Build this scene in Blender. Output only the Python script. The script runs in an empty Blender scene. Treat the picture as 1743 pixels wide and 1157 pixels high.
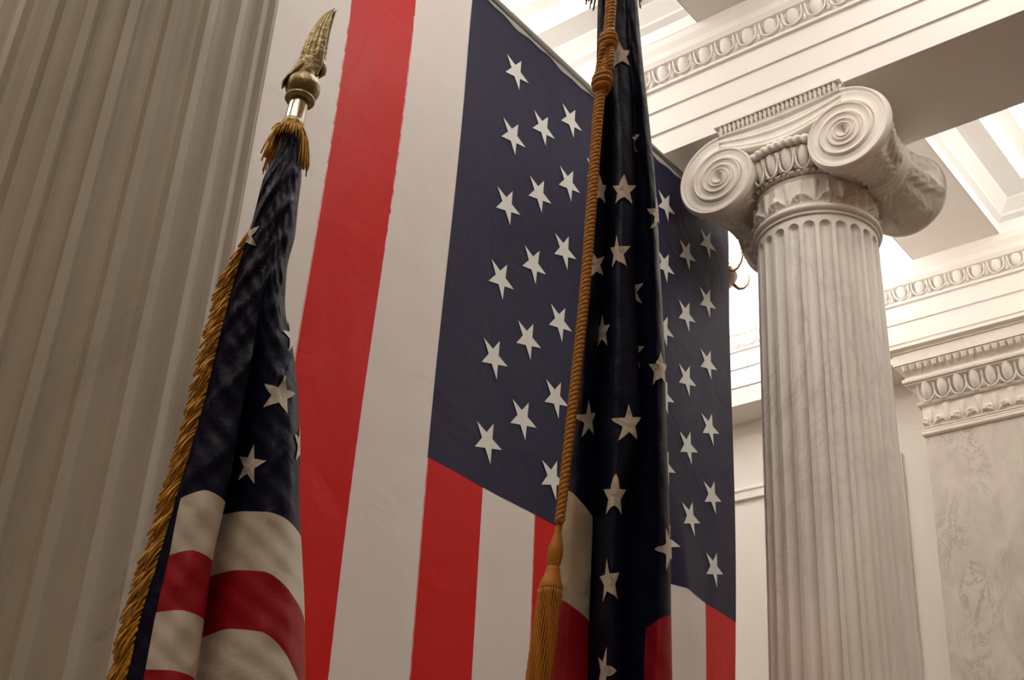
import bpy, math, random
import numpy as np
from mathutils import Matrix, Vector

random.seed(7)
PI = math.pi
sc = bpy.context.scene
COL = sc.collection

# ------------------------------------------------------------------ camera
FPX, PITCH, ROLL, HEAD = 2211.145, 0.50276598, 0.06679791, 0.69974684   # pixels, radians
CAM = np.array([0.0, 0.0, 1.6])
_h = np.array([-math.sin(HEAD), math.cos(HEAD), 0.0])                    # heading in room axes
_fw = _h * math.cos(PITCH) + np.array([0, 0, math.sin(PITCH)])
_r0 = np.cross(_h, [0, 0, 1.0])
_u0 = np.cross(_r0, _fw)
_r = _r0 * math.cos(ROLL) + _u0 * math.sin(ROLL)
_u = -_r0 * math.sin(ROLL) + _u0 * math.cos(ROLL)
cam_data = bpy.data.cameras.new('camera')
cam = bpy.data.objects.new('camera', cam_data)
COL.objects.link(cam)
cam_data.sensor_width = 36.0
cam_data.lens = FPX / 1743.0 * 36.0
cam_data.clip_start = 0.05
m = Matrix.Identity(4)
for i in range(3):
    m[i][0], m[i][1], m[i][2], m[i][3] = _r[i], _u[i], -_fw[i], CAM[i]
cam.matrix_world = m
sc.camera = cam

# ------------------------------------------------------------------ light
w = bpy.data.worlds.new('world')
sc.world = w
w.use_nodes = True
w.node_tree.nodes['Background'].inputs[0].default_value = (1.0, 0.9, 0.78, 1)
w.node_tree.nodes['Background'].inputs[1].default_value = 0.05
PANEL_STRENGTH = 4.2
LAMP_STRENGTH = 195.0
FILL_STRENGTH = 2.5
sc.view_settings.view_transform = 'Standard'
sc.view_settings.look = 'None'
sc.view_settings.gamma = 1.0
sc.view_settings.use_curve_mapping = False
sc.view_settings.exposure = 0.18

# ------------------------------------------------------------------ materials
MATS = {}
def new_mat(name):
    mt = bpy.data.materials.new(name)
    mt.use_nodes = True
    MATS[name] = mt
    nt = mt.node_tree
    return mt, nt, nt.nodes['Principled BSDF']

def mixc(nt, fac, a, b):
    n = nt.nodes.new('ShaderNodeMix'); n.data_type = 'RGBA'
    if isinstance(fac, float): n.inputs[0].default_value = fac
    else: nt.links.new(fac, n.inputs[0])
    for s, v in ((6, a), (7, b)):
        if isinstance(v, tuple): n.inputs[s].default_value = (*v, 1)
        else: nt.links.new(v, n.inputs[s])
    return n.outputs[2]

def noise(nt, scale, detail=4, rough=0.6, dist=0.0, vec=None):
    n = nt.nodes.new('ShaderNodeTexNoise')
    n.inputs['Scale'].default_value = scale; n.inputs['Detail'].default_value = detail
    n.inputs['Roughness'].default_value = rough; n.inputs['Distortion'].default_value = dist
    if vec is not None: nt.links.new(vec, n.inputs['Vector'])
    return n.outputs['Fac']

def ramp(nt, fac, stops):
    n = nt.nodes.new('ShaderNodeValToRGB')
    el = n.color_ramp.elements
    while len(el) < len(stops): el.new(0.5)
    for e, (p, c) in zip(el, stops):
        e.position = p; e.color = (*c, 1) if len(c) == 3 else c
    nt.links.new(fac, n.inputs[0])
    return n.outputs[0]

def objvec(nt, scale=(1, 1, 1)):
    t = nt.nodes.new('ShaderNodeTexCoord')
    mp = nt.nodes.new('ShaderNodeMapping')
    mp.inputs['Scale'].default_value = scale
    nt.links.new(t.outputs['Object'], mp.inputs[0])
    return mp.outputs[0]

def bump(nt, bsdf, h, strength=0.3, dist=0.01):
    b = nt.nodes.new('ShaderNodeBump')
    b.inputs['Strength'].default_value = strength; b.inputs['Distance'].default_value = dist
    nt.links.new(h, b.inputs['Height']); nt.links.new(b.outputs[0], bsdf.inputs['Normal']); nt.links.new(b.outputs[0], bsdf.inputs['Coat Normal'])

def marble(name, base, dark, vein, rough=0.45, scale=1.0, vstr=0.5):
    mt, nt, b = new_mat(name)
    v = objvec(nt, (scale, scale, scale * 0.6))
    n1 = noise(nt, 2.2, 8, 0.62, 0.6, v)
    base_c = ramp(nt, n1, [(0.35, dark), (0.62, base)])
    n2 = noise(nt, 1.3, 9, 0.7, 1.8, v)
    vm = ramp(nt, n2, [(0.47, (0, 0, 0)), (0.5, (vstr, vstr, vstr)), (0.53, (0, 0, 0))])
    n3 = noise(nt, 0.8, 3, 0.5, 0.0, v)
    k = nt.nodes.new('ShaderNodeMath'); k.operation = 'MULTIPLY'
    nt.links.new(vm, k.inputs[0]); nt.links.new(ramp(nt, n3, [(0.45, (0, 0, 0)), (0.6, (1, 1, 1))]), k.inputs[1])
    c = mixc(nt, k.outputs[0], base_c, vein)
    nt.links.new(c, b.inputs['Base Color'])
    b.inputs['Roughness'].default_value = rough
    bump(nt, b, noise(nt, 60, 3, 0.6), 0.08, 0.004)
    return mt

def plaster(name, c, c2=None, rough=0.75):
    mt, nt, b = new_mat(name)
    c2 = c2 or tuple(x * 0.93 for x in c)
    col = mixc(nt, noise(nt, 3.0, 5, 0.6, 0.2, objvec(nt)), c2, c)
    nt.links.new(col, b.inputs['Base Color'])
    b.inputs['Roughness'].default_value = rough
    bump(nt, b, noise(nt, 45, 4, 0.6, 0, objvec(nt)), 0.06, 0.004)
    return mt

def cloth(name, c, rough=0.5, weave=900, sheen=0.2, wrinkle=0.25, wscale=9.0, spec=0.4, coat=0.0):
    mt, nt, b = new_mat(name)
    v = objvec(nt)
    col = mixc(nt, noise(nt, 5, 5, 0.6, 0.3, v), tuple(x * 0.88 for x in c), c)
    nt.links.new(col, b.inputs['Base Color'])
    b.inputs['Roughness'].default_value = rough
    b.inputs['Specular IOR Level'].default_value = spec
    b.inputs['Sheen Weight'].default_value = sheen
    b.inputs['Sheen Roughness'].default_value = 0.4
    b.inputs['Coat Weight'].default_value = coat
    b.inputs['Coat Roughness'].default_value = 0.16
    a = noise(nt, wscale, 3, 0.55, 0.8, v)
    f = noise(nt, weave, 1, 0.5, 0, v)
    k = nt.nodes.new('ShaderNodeMath'); k.operation = 'MULTIPLY_ADD'; k.inputs[1].default_value = 0.03
    nt.links.new(f, k.inputs[0]); nt.links.new(a, k.inputs[2])
    bump(nt, b, k.outputs[0], wrinkle, 0.03)
    return mt

def plain(name, c, rough=0.5, metal=0.0, nscale=30, var=0.85, bstr=0.1, bdist=0.002):
    mt, nt, b = new_mat(name)
    v = objvec(nt)
    n = noise(nt, nscale, 5, 0.6, 0.2, v)
    nt.links.new(mixc(nt, n, tuple(x * var for x in c), c), b.inputs['Base Color'])
    b.inputs['Roughness'].default_value = rough; b.inputs['Metallic'].default_value = metal
    bump(nt, b, n, bstr, bdist)
    return mt

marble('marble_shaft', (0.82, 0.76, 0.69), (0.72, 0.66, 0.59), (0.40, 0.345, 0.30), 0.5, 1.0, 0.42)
marble('marble_shaft_shaded', (0.50, 0.45, 0.375), (0.42, 0.375, 0.31), (0.20, 0.165, 0.125), 0.5, 0.9, 0.4)  # right column's stone, darkened in colour for the shade on the near one
marble('marble_pilaster', (0.62, 0.56, 0.495), (0.51, 0.45, 0.39), (0.29, 0.23, 0.18), 0.4, 2.6, 0.8)
marble('carved_stone', (0.80, 0.73, 0.65), (0.72, 0.65, 0.575), (0.50, 0.43, 0.37), 0.7, 1.5, 0.3)
plaster('plaster', (0.775, 0.72, 0.665))
plaster('plaster_wall', (0.79, 0.735, 0.675))
plaster('ceiling_white', (0.90, 0.88, 0.855))
plaster('floor_stone', (0.30, 0.25, 0.20), (0.22, 0.18, 0.15), 0.35)
plain('panelling', (0.26, 0.17, 0.10), 0.6)
cloth('big_red', (0.62, 0.012, 0.011), 0.5, 500, 0.0, 0.45, 2.2, 0.12, 0.14)
cloth('big_white', (0.76, 0.70, 0.655), 0.45, 500, 0.1, 0.22, 3.5, 0.4)
cloth('big_blue', (0.022, 0.021, 0.052), 0.5, 500, 0.0, 0.3, 4.0, 0.18)
cloth('big_star', (0.74, 0.74, 0.69), 0.5, 500, 0.1, 0.15, 5.0, 0.3)
cloth('nylon_red', (0.42, 0.010, 0.022), 0.5, 1500, 0.0, 0.12, 13, 0.3)
cloth('nylon_white', (0.75, 0.685, 0.60), 0.55, 1500, 0.1, 0.14, 14, 0.3)
cloth('nylon_blue', (0.007, 0.009, 0.032), 0.42, 1500, 0.0, 0.14, 24, 0.17)
cloth('nylon_star', (0.76, 0.70, 0.61), 0.5, 1500, 0.2, 0.2, 40, 0.3)
cloth('cream_white', (0.62, 0.53, 0.40), 0.55, 1500, 0.2, 0.2, 20, 0.3)
plain('gold_fringe', (0.85, 0.45, 0.05), 0.5, 0.15, 300, 0.55, 0.3, 0.001)
plain('gold_cord', (0.62, 0.26, 0.03), 0.5, 0.15, 400, 0.6, 0.3, 0.001)
plain('gold_tassel', (0.66, 0.25, 0.025), 0.55, 0.1, 200, 0.7, 0.3, 0.001)
plain('brass_old', (0.46, 0.38, 0.21), 0.34, 1.0, 70, 0.45, 0.7, 0.004)
plain('ferrule_metal', (0.80, 0.74, 0.58), 0.18, 1.0, 40, 0.85, 0.05, 0.001)
plain('pole_wood', (0.16, 0.075, 0.03), 0.35, 0.0, 25, 0.7)
plain('rod_metal', (0.24, 0.235, 0.21), 0.45, 0.6, 20, 0.8)
plain('header_canvas', (0.40, 0.39, 0.36), 0.8, 0.0, 60, 0.8)
plain('lamp_bronze', (0.16, 0.09, 0.04), 0.5, 0.5, 30, 0.6)
mt, nt, b = new_mat('laylight')
em = nt.nodes.new('ShaderNodeEmission')
em.inputs[0].default_value = (1.0, 0.97, 0.92, 1); em.inputs[1].default_value = PANEL_STRENGTH
nt.links.new(em.outputs[0], nt.nodes['Material Output'].inputs[0])

mt, nt, b = new_mat('fill_panel')
em = nt.nodes.new('ShaderNodeEmission')
em.inputs[0].default_value = (1.0, 0.895, 0.75, 1); em.inputs[1].default_value = FILL_STRENGTH
nt.links.new(em.outputs[0], nt.nodes['Material Output'].inputs[0])
mt, nt, b = new_mat('opal_glass')
em = nt.nodes.new('ShaderNodeEmission')
em.inputs[0].default_value = (1.0, 0.955, 0.88, 1); em.inputs[1].default_value = LAMP_STRENGTH
nt.links.new(em.outputs[0], nt.nodes['Material Output'].inputs[0])

def sstep(a, b, x):
    t = min(1, max(0, (x - a) / (b - a))); return t * t * (3 - 2 * t)

# ------------------------------------------------------------------ mesh helpers
def make_mesh(name, V, F, mat, smooth=False, merge=0.0):
    me = bpy.data.meshes.new(name)
    me.from_pydata([tuple(map(float, v)) for v in V], [], [tuple(map(int, f)) for f in F])
    if merge > 0:
        import bmesh
        bm = bmesh.new(); bm.from_mesh(me)
        bmesh.ops.remove_doubles(bm, verts=bm.verts, dist=merge)
        bm.to_mesh(me); bm.free()
    me.materials.append(MATS[mat])
    if smooth:
        me.polygons.foreach_set('use_smooth', [True] * len(me.polygons))
    me.update()
    return me

def link(name, me, parent=None, loc=None, rz=0.0, scale=None):
    o = bpy.data.objects.new(name, me)
    COL.objects.link(o)
    if parent is not None: o.parent = parent
    if loc is not None: o.location = loc
    if rz: o.rotation_euler = (0, 0, rz)
    if scale is not None: o.scale = scale
    return o

def obj(name, VF, mat, parent=None, smooth=False, merge=0.0, loc=None):
    return link(name, make_mesh(name, VF[0], VF[1], mat, smooth, merge), parent, loc)

def empty(name, loc=(0, 0, 0)):
    o = bpy.data.objects.new(name, None)
    o.empty_display_size = 0.1
    COL.objects.link(o); o.location = loc
    return o

def tag(o, label=None, cat=None, group=None, kind=None):
    if label: o['label'] = label
    if cat: o['category'] = cat
    if group: o['group'] = group
    if kind: o['kind'] = kind
    return o

class MB:
    """collects shapes for ONE mesh object"""
    def __init__(s): s.V = []; s.F = []
    def add(s, V, F):
        n = len(s.V)
        s.V += [tuple(v) for v in V]; s.F += [tuple(i + n for i in f) for f in F]
    def box(s, x0, x1, y0, y1, z0, z1):
        V = [(x, y, z) for z in (z0, z1) for y in (y0, y1) for x in (x0, x1)]
        s.add(V, [(0, 2, 3, 1), (4, 5, 7, 6), (0, 1, 5, 4), (2, 6, 7, 3), (0, 4, 6, 2), (1, 3, 7, 5)])
    def grid(s, P, closed_u=False, flip=False):
        P = np.asarray(P); nu, nv = P.shape[:2]
        F = []
        for i in range(nu if closed_u else nu - 1):
            for j in range(nv - 1):
                a, b, c, d = i * nv + j, ((i + 1) % nu) * nv + j, ((i + 1) % nu) * nv + j + 1, i * nv + j + 1
                F.append((a, d, c, b) if flip else (a, b, c, d))
        s.add(P.reshape(-1, 3), F)
    def tube(s, pts, rad, sides=8, caps=True):
        pts = [np.array(p, float) for p in pts]
        n = len(pts)
        if not hasattr(rad, '__len__'): rad = [rad] * n
        up = None; base = len(s.V); V = []; F = []
        for i, p in enumerate(pts):
            t = pts[min(i + 1, n - 1)] - pts[max(i - 1, 0)]
            t = t / (np.linalg.norm(t) + 1e-12)
            if up is None:
                up = np.array([0, 0, 1.0]) if abs(t[2]) < 0.9 else np.array([1.0, 0, 0])
            up = up - t * (up @ t); up = up / np.linalg.norm(up)
            sd = np.cross(t, up)
            for k in range(sides):
                a = 2 * PI * k / sides
                V.append(p + rad[i] * (math.cos(a) * up + math.sin(a) * sd))
        for i in range(n - 1):
            for k in range(sides):
                k2 = (k + 1) % sides
                F.append((i * sides + k, i * sides + k2, (i + 1) * sides + k2, (i + 1) * sides + k))
        if caps:
            F.append(tuple(range(sides - 1, -1, -1))); F.append(tuple((n - 1) * sides + k for k in range(sides)))
        s.add(V, F)
    def lathe(s, prof, seg=48, center=(0, 0), closed=False):
        P = np.array([[(center[0] + r_ * math.cos(2 * PI * i / seg), center[1] + r_ * math.sin(2 * PI * i / seg), z) for r_, z in prof] for i in range(seg)])
        s.grid(P, closed_u=True)
    def ellipsoid(s, c, rx, ry, rz, nu=14, nv=8):
        P = [[(c[0] + rx * math.sin(PI * j / nv) * math.cos(2 * PI * i / nu), c[1] + ry * math.sin(PI * j / nv) * math.sin(2 * PI * i / nu), c[2] - rz * math.cos(PI * j / nv)) for j in range(nv + 1)] for i in range(nu)]
        s.grid(P, closed_u=True)
    def VF(s): return s.V, s.F
    def build(s, name, mat, parent=None, smooth=False, merge=0.0, loc=None):
        return obj(name, (s.V, s.F), mat, parent, smooth, merge, loc)

def extrude_profile_x(prof, x0, x1):
    """profile points (y, z), extruded along X, with end caps"""
    n = len(prof)
    V = [(x0, y, z) for y, z in prof] + [(x1, y, z) for y, z in prof]
    F = [(i, (i + 1) % n, n + (i + 1) % n, n + i) for i in range(n)]
    F += [tuple(range(n - 1, -1, -1)), tuple(range(n, 2 * n))]
    return V, F

# pixel helpers, only used to lay out the draped cloth at its own distance
def ray(x, y):
    return _fw + (x - 871.5) / FPX * _r - (y - 578.5) / FPX * _u

# ------------------------------------------------------------------ room
ZB, ZS, ZC = 6.464, 7.262, 7.66          # underside of beams, of cross beams, of ceiling panels
XL, XR, YF, YR = -6.6, 2.6, -3.6, 9.0

def struct(o, label=None):
    o['kind'] = 'structure'
    if label: o['label'] = label
    return o

mb = MB(); mb.box(XL - .2, XR + .2, YF - .2, YR + .2, -0.2, 0); struct(mb.build('floor', 'floor_stone'), 'brown stone floor of the hall')
mb = MB(); mb.box(XL - .2, XR + .2, YR, YR + .2, 0, 8.2); wall_rear = struct(mb.build('wall_rear', 'plaster_wall'), 'pale plaster wall behind the fluted column')
mb = MB(); mb.box(XL - .2, XL, YF, YR, 0, 8.2); struct(mb.build('wall_left', 'plaster_wall'), 'pale plaster side wall behind the hanging flag')
mb = MB(); mb.box(XR, XR + .2, YF, YR, 0, 8.2); struct(mb.build('wall_right', 'panelling'), 'brown panelled side wall of the hall')
mb = MB(); mb.box(XL - .2, XR + .2, YF - .2, YF, 0, 8.2); struct(mb.build('wall_front', 'panelling'), 'brown panelled wall at the entrance end of the hall')
mb = MB(); mb.box(XL - .2, XR + .2, YF - .2, YR + .2, 7.95, 8.2)
ceiling = struct(mb.build('ceiling', 'ceiling_white'), 'white coffered ceiling with luminous panels')

# beam profile: three fasciae, a fillet, an ovolo and a top fillet; offsets grow upward
BP = [(0, 0), (0, .158), (.014, .160), (.014, .325), (.028, .327), (.028, .478), (.05, .482), (.05, .502), (.03, .508),
      (.032, .53), (.045, .575), (.066, .612), (.09, .622), (.105, .652), (.105, .70), (.12, .74), (.12, .80)]

# egg and dart pieces, outward direction is local -Y, height .15
def egg_mesh(w_=.044, h_=.07, d_=.05, name='egg', mat='plaster'):
    mb = MB()
    P = []
    for i in range(9):
        a = PI * i / 8                      # across, from -x to +x over the front
        row = []
        for j in range(8):
            t = -1 + 2 * j / 7.0            # bottom to top, cut off straight at the top
            hw = math.sqrt(max(0, 1 - ((t - .3) / 1.3) ** 2)) if t < .3 else 1 - .12 * (t - .3)
            row.append((-math.cos(a) * w_ * hw, -math.sin(a) * d_ * hw * (1 + .35 * t), t * h_))
        P.append(row)
    mb.grid(P)
    return make_mesh(name, mb.V, mb.F, mat, True)
def shell_mesh(w_=.060, h_=.075, r_=.0075, name='egg_shell', mat='plaster'):
    mb = MB()
    pts = [(-w_ * 1.04, -.034, h_), (-w_ * 1.04, -.026, .02)]
    for i in range(9):
        a = PI * i / 8
        pts.append((-math.cos(a) * w_, -.02, -math.sin(a) * .09 + .008))
    pts += [(w_ * 1.04, -.026, .02), (w_ * 1.04, -.034, h_)]
    mb.tube(pts, r_, 5)
    return make_mesh(name, mb.V, mb.F, mat, True)
def dart_mesh(h_=.078, w_=.006, d_=.03, name='dart', mat='plaster'):
    V = [(0, -d_ * .9, h_ * .55), (-w_, 0, -.01), (0, -d_ * .7, -.01), (w_, 0, -.01), (0, -.006, -h_), (-w_ * 2.6, -.004, -h_ * .62), (w_ * 2.6, -.004, -h_ * .62), (0, -d_ * .8, -h_ * .62)]
    F = [(0, 1, 2), (0, 2, 3), (1, 5, 7, 2), (2, 7, 6, 3), (5, 4, 7), (7, 4, 6)]
    return make_mesh(name, V, F, mat)
EGG, SHELL, DART = egg_mesh(), shell_mesh(), dart_mesh()

EGS = (1.0, .85, .70)
def egg_row(parent, x0, x1, y, z, sgn=1, pitch=.15):
    """sgn 1: facing -Y"""
    rz = 0 if sgn > 0 else PI
    n = int((x1 - x0) / pitch)
    for k in range(n):
        x = x0 + (k + .5) * pitch
        link('egg', EGG, parent, (x, y + .012 * sgn, z), rz, EGS)
        link('egg_shell', SHELL, parent, (x, y, z), rz, EGS)
        link('dart', DART, parent, (x + pitch / 2, y - .006 * sgn, z), rz, EGS)

def x_beam(name, y0, y1, label, eggs_front=None, eggs_back=None):
    prof = [(y0 - o, ZB + z) for o, z in BP] + [(y1 + o, ZB + z) for o, z in reversed(BP)]
    b_ = struct(obj(name, extrude_profile_x(prof, XL, XR), 'plaster'), label)
    if eggs_front: egg_row(b_, eggs_front[0], eggs_front[1], y0 - .046, ZB + .566, 1)
    if eggs_back: egg_row(b_, eggs_back[0], eggs_back[1], y1 + .046, ZB + .566, -1)
    return b_
beamA = x_beam('trim_1', 5.416, 6.14, 'plaster ceiling beam with egg and dart moulding resting on the ionic capital', (-4.55, .6))
beamC = x_beam('trim_2', 0.99, 1.71, 'plaster ceiling beam above the big foreground column')

# rear architrave against the wall
YA = 8.667
prof = [(YA - o, ZB + z) for o, z in BP] + [(YR, ZB + .80), (YR, ZB)]
rear_arch = struct(obj('trim_3', extrude_profile_x(prof, XL, XR), 'plaster'), 'plaster architrave with egg and dart moulding along the rear wall')
egg_row(rear_arch, -5.6, -1.5, YA - .046, ZB + .566, 1)

# cross beams (along Y), flat undersides at ZS
def y_beam(name, x0, x1, ya, yb, label):
    mb = MB(); mb.box(x0, x1, ya, yb, ZS, 7.95)
    return struct(mb.build(name, 'plaster'), label)
XB0, XB1 = -3.13, -2.45
y_beam('trim_4', XB0, XB1, 6.26, YA - .12, 'plain cross beam between the column and the rear wall')
y_beam('trim_5', XB0, XB1, 1.83, 5.296, 'plain cross beam over the hall in front of the column')
y_beam('trim_6', 1.35, 2.6, 6.26, YA - .12, 'plain cross beam near the side wall at the rear')
y_beam('trim_7', 1.35, 2.6, 1.83, 5.296, 'plain cross beam near the side wall over the hall')

# coffer frames with stepped mouldings and a luminous panel each
CP = [(.003, ZS - .002), (.003, ZS + .09), (.05, ZS + .11), (.05, ZS + .13), (.13, ZS + .19), (.13, ZS + .21), (.30, ZS + .21), (.30, ZS + .25), (.34, ZS + .30), (.34, ZS + .34), (.46, ZS + .34), (.46, ZS + .398)]
def coffer(x0, x1, y0, y1, mat='laylight'):
    P = []
    for (cx, cy, sx, sy) in ((x0, y0, 1, 1), (x1, y0, -1, 1), (x1, y1, -1, -1), (x0, y1, 1, -1)):
        P.append([(cx + sx * i_, cy + sy * i_, z) for i_, z in CP])
    mb = MB(); mb.grid(P, closed_u=True, flip=True)
    mb.build('coffer_frame', 'ceiling_white', ceiling)
    mb = MB(); i_ = .46
    mb.box(x0 + i_, x1 - i_, y0 + i_, y1 - i_, ZC, ZC + .03)
    o = mb.build('luminous_panel', mat, ceiling)
    o['label'] = 'glowing white ceiling panel'
YFR = [(1.83, 5.296), (6.26, YA - .12)]
for (ya, yb) in YFR:
    for (xa, xb) in ((XL, XB0), (XB1, 1.35)):
        coffer(xa, xb, ya, yb)
y_beam('trim_8', XB0, XB1, YF, .87, 'plain cross beam over the entrance end of the hall')
for (xa, xb) in ((XL, XB0), (XB1, XR)):
    coffer(xa, xb, YF, .87, 'fill_panel')  # unseen glowing panels added behind the camera as warm fill light

# raised panel moulding on the rear wall
PX0, PX1, PZ0, PZ1 = -6.2, -3.545, 1.0, 5.87
mb = MB()
fp = [(0, 0), (0, .02), (.012, .028), (.03, .028), (.036, .018), (.085, .018), (.09, .03), (.11, .03), (.115, 0)]
P = []
for (cx, cz, sx, sz) in ((PX0, PZ0, 1, 1), (PX1, PZ0, -1, 1), (PX1, PZ1, -1, -1), (PX0, PZ1, 1, -1)):
    P.append([(cx + sx * i_, YR - d_, cz + sz * i_) for i_, d_ in fp])
mb.grid(P, closed_u=True, flip=False)
o = mb.build('panel_moulding', 'plaster_wall', wall_rear)

# ------------------------------------------------------------------ columns
def fluted_shaft(z0, z1, rad, nfl=24, phase=0.0, nz_body=26, depth=.62):
    """rad(z); flutes end in round heads near z1"""
    fil = 0.24                                # fillet share of the pitch
    V = []; F = []
    R1 = rad(z1)
    hw1 = PI * R1 / nfl * (1 - fil)           # flute half width at the top
    zc = z1 - .045 - hw1                      # centre of the round head
    zb = z0 + .05 + hw1
    zs = [z0] + [zb - hw1 * math.cos(PI / 2 * k / 6) for k in range(0, 7)] + list(np.linspace(zb, zc, nz_body)[1:-1]) + [zc + hw1 * math.sin(PI / 2 * k / 9) for k in range(0, 10)] + [z1]
    ns = 8
    cols = nfl * (ns + 2)
    for z in zs:
        Rz = rad(z)
        if z > zc: q = math.sqrt(max(0, 1 - ((z - zc) / hw1) ** 2))
        elif z < zb: q = math.sqrt(max(0, 1 - ((zb - z) / hw1) ** 2))
        else: q = 1.0
        if z in (zs[0], zs[-1]): q = 0
        for k in range(nfl):
            a0 = 2 * PI * k / nfl + phase
            ha = PI / nfl * (1 - fil)
            V.append(((Rz) * math.cos(a0 - PI / nfl), Rz * math.sin(a0 - PI / nfl), z))
            for j in range(ns + 1):
                s = -1 + 2 * j / ns
                a = a0 + s * ha * q
                dep = math.sqrt(max(0, 1 - s * s)) * q * ha * Rz * depth
                V.append(((Rz - dep) * math.cos(a), (Rz - dep) * math.sin(a), z))
    for i in range(len(zs) - 1):
        for c in range(cols):
            c2 = (c + 1) % cols
            F.append((i * cols + c, i * cols + c2, (i + 1) * cols + c2, (i + 1) * cols + c))
    return V, F

def column_base(parent, R, mat):
    mb = MB(); mb.box(-R * 1.4, R * 1.4, -R * 1.4, R * 1.4, 0, .14); mb.build('plinth', mat, parent)
    mb = MB()
    pr = [(R * 1.0, .14)]
    pr += [(R * 1.22 + .065 * math.cos(a), .205 + .065 * math.sin(a)) for a in np.linspace(-PI / 2, PI / 2, 9)]
    pr += [(R * 1.15 - .03 * math.sin(a), .27 + .06 * (a / PI)) for a in np.linspace(0, PI, 7)]
    pr += [(R * 1.08 + .04 * math.cos(a), .37 + .04 * math.sin(a)) for a in np.linspace(-PI / 2, PI / 2, 7)] + [(R, .42)]
    mb.lathe(pr, 64); mb.build('base', mat, parent, True)

VE, VZ = .385, -.355                # eye offset, eye height below the beam
VR0, VK, TURNS = .302, .645, 4.4    # volute outer radius at its top, shrink per turn
def vol_h(p, r_):
    """height of the scroll face across one channel, p in 0..1"""
    h = -.024 * math.exp(-(p / .05) ** 2) - .024 * math.exp(-((1 - p) / .05) ** 2)     # cut line of the spiral
    h += .010 * math.exp(-((p - .14) / .05) ** 2) - .007 * math.exp(-((p - .26) / .04) ** 2)
    h -= .012 * math.sin(PI * max(0, (p - .26) / .74))
    return h * min(1.0, .25 + r_ / .2)
def volute_face(side, yface, sgn):
    """front scroll; sgn -1 faces -Y, +1 faces +Y"""
    nth, per = 80, 18
    taus = np.arange(0, TURNS, 1.0 / per)
    P = []
    for i in range(nth + 1):
        th = 2 * PI * i / nth
        ro = VR0 * VK ** (th / (2 * PI))
        row = []
        for k, t in enumerate([-2, -1] + list(taus)):
            if k == 0: rr, y = ro * .8, .06
            elif k == 1: rr, y = ro, .035
            else:
                rr = ro * VK ** t
                y = -vol_h(t % 1.0, rr) - .016 * (1 - rr / VR0)
            row.append((side * VE + side * rr * math.sin(th), yface - sgn * y if sgn > 0 else yface + y, VZ + rr * math.cos(th)))
        row.append((side * VE, (yface - sgn * .02), VZ))
        P.append(row)
    mb = MB(); mb.grid(P, flip=(side * -sgn > 0))
    return mb.VF()
def canalis(yface, sgn):
    P = []
    for x in np.linspace(-VE, VE, 41):
        zt = VZ + VR0; zb = VZ + VR0 * VK - .095 * math.cos(PI * x / (2 * VE))
        row = [(x, yface - sgn * .09, zt)]
        for p in np.linspace(0, 1, 37):
            y = -vol_h(p, .3) - .009 * math.exp(-((p - .46) / .05) ** 2) - .009 * math.exp(-((p - .76) / .05) ** 2) + .012 * math.cos(PI * x / (2 * VE)) * math.sin(PI * p)
            row.append((x, yface - sgn * y if sgn > 0 else yface + y, zt + (zb - zt) * p))
        row.append((x, yface - sgn * .09, zb - .004))
        P.append(row)
    mb = MB(); mb.grid(P, flip=sgn > 0)
    return mb.VF()
def bolster(side, y0, y1):
    P = []
    for i in range(97):
        th = 2 * PI * i / 96
        ro = VR0 * VK ** (th / (2 * PI))
        if i > 80: ro = ro + (VR0 - ro) * ((i - 80) / 16.0) ** 2
        row = []
        for j in range(49):
            t = j / 48.0
            e = abs(2 * t - 1)
            g = .62 + .37 * e ** 2.0
            rr = ro * g
            # carved leaves running from the belt toward both faces
            nl = 9
            la = (th * nl / (2 * PI)) % 1.0
            leaf = abs(2 * la - 1)
            tip = .95 - .45 * leaf ** 1.5
            if e > .13:
                rr += (.026 * (1 - leaf) - .016 * math.exp(-((la - .5) / .05) ** 2) + .010 * math.sin(e * 34 + 9 * leaf)) * (1 - sstep(.9, .99, e)) * (1 if e < tip else .25)
            else:
                rr += .020 + .006 * math.cos(e * 2 * PI / .065)
            row.append((side * VE + side * rr * math.sin(th), y0 + (y1 - y0) * t, VZ + rr * math.cos(th)))
        P.append(row)
    mb = MB(); mb.grid(P, flip=side > 0)
    return mb.VF()

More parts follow.
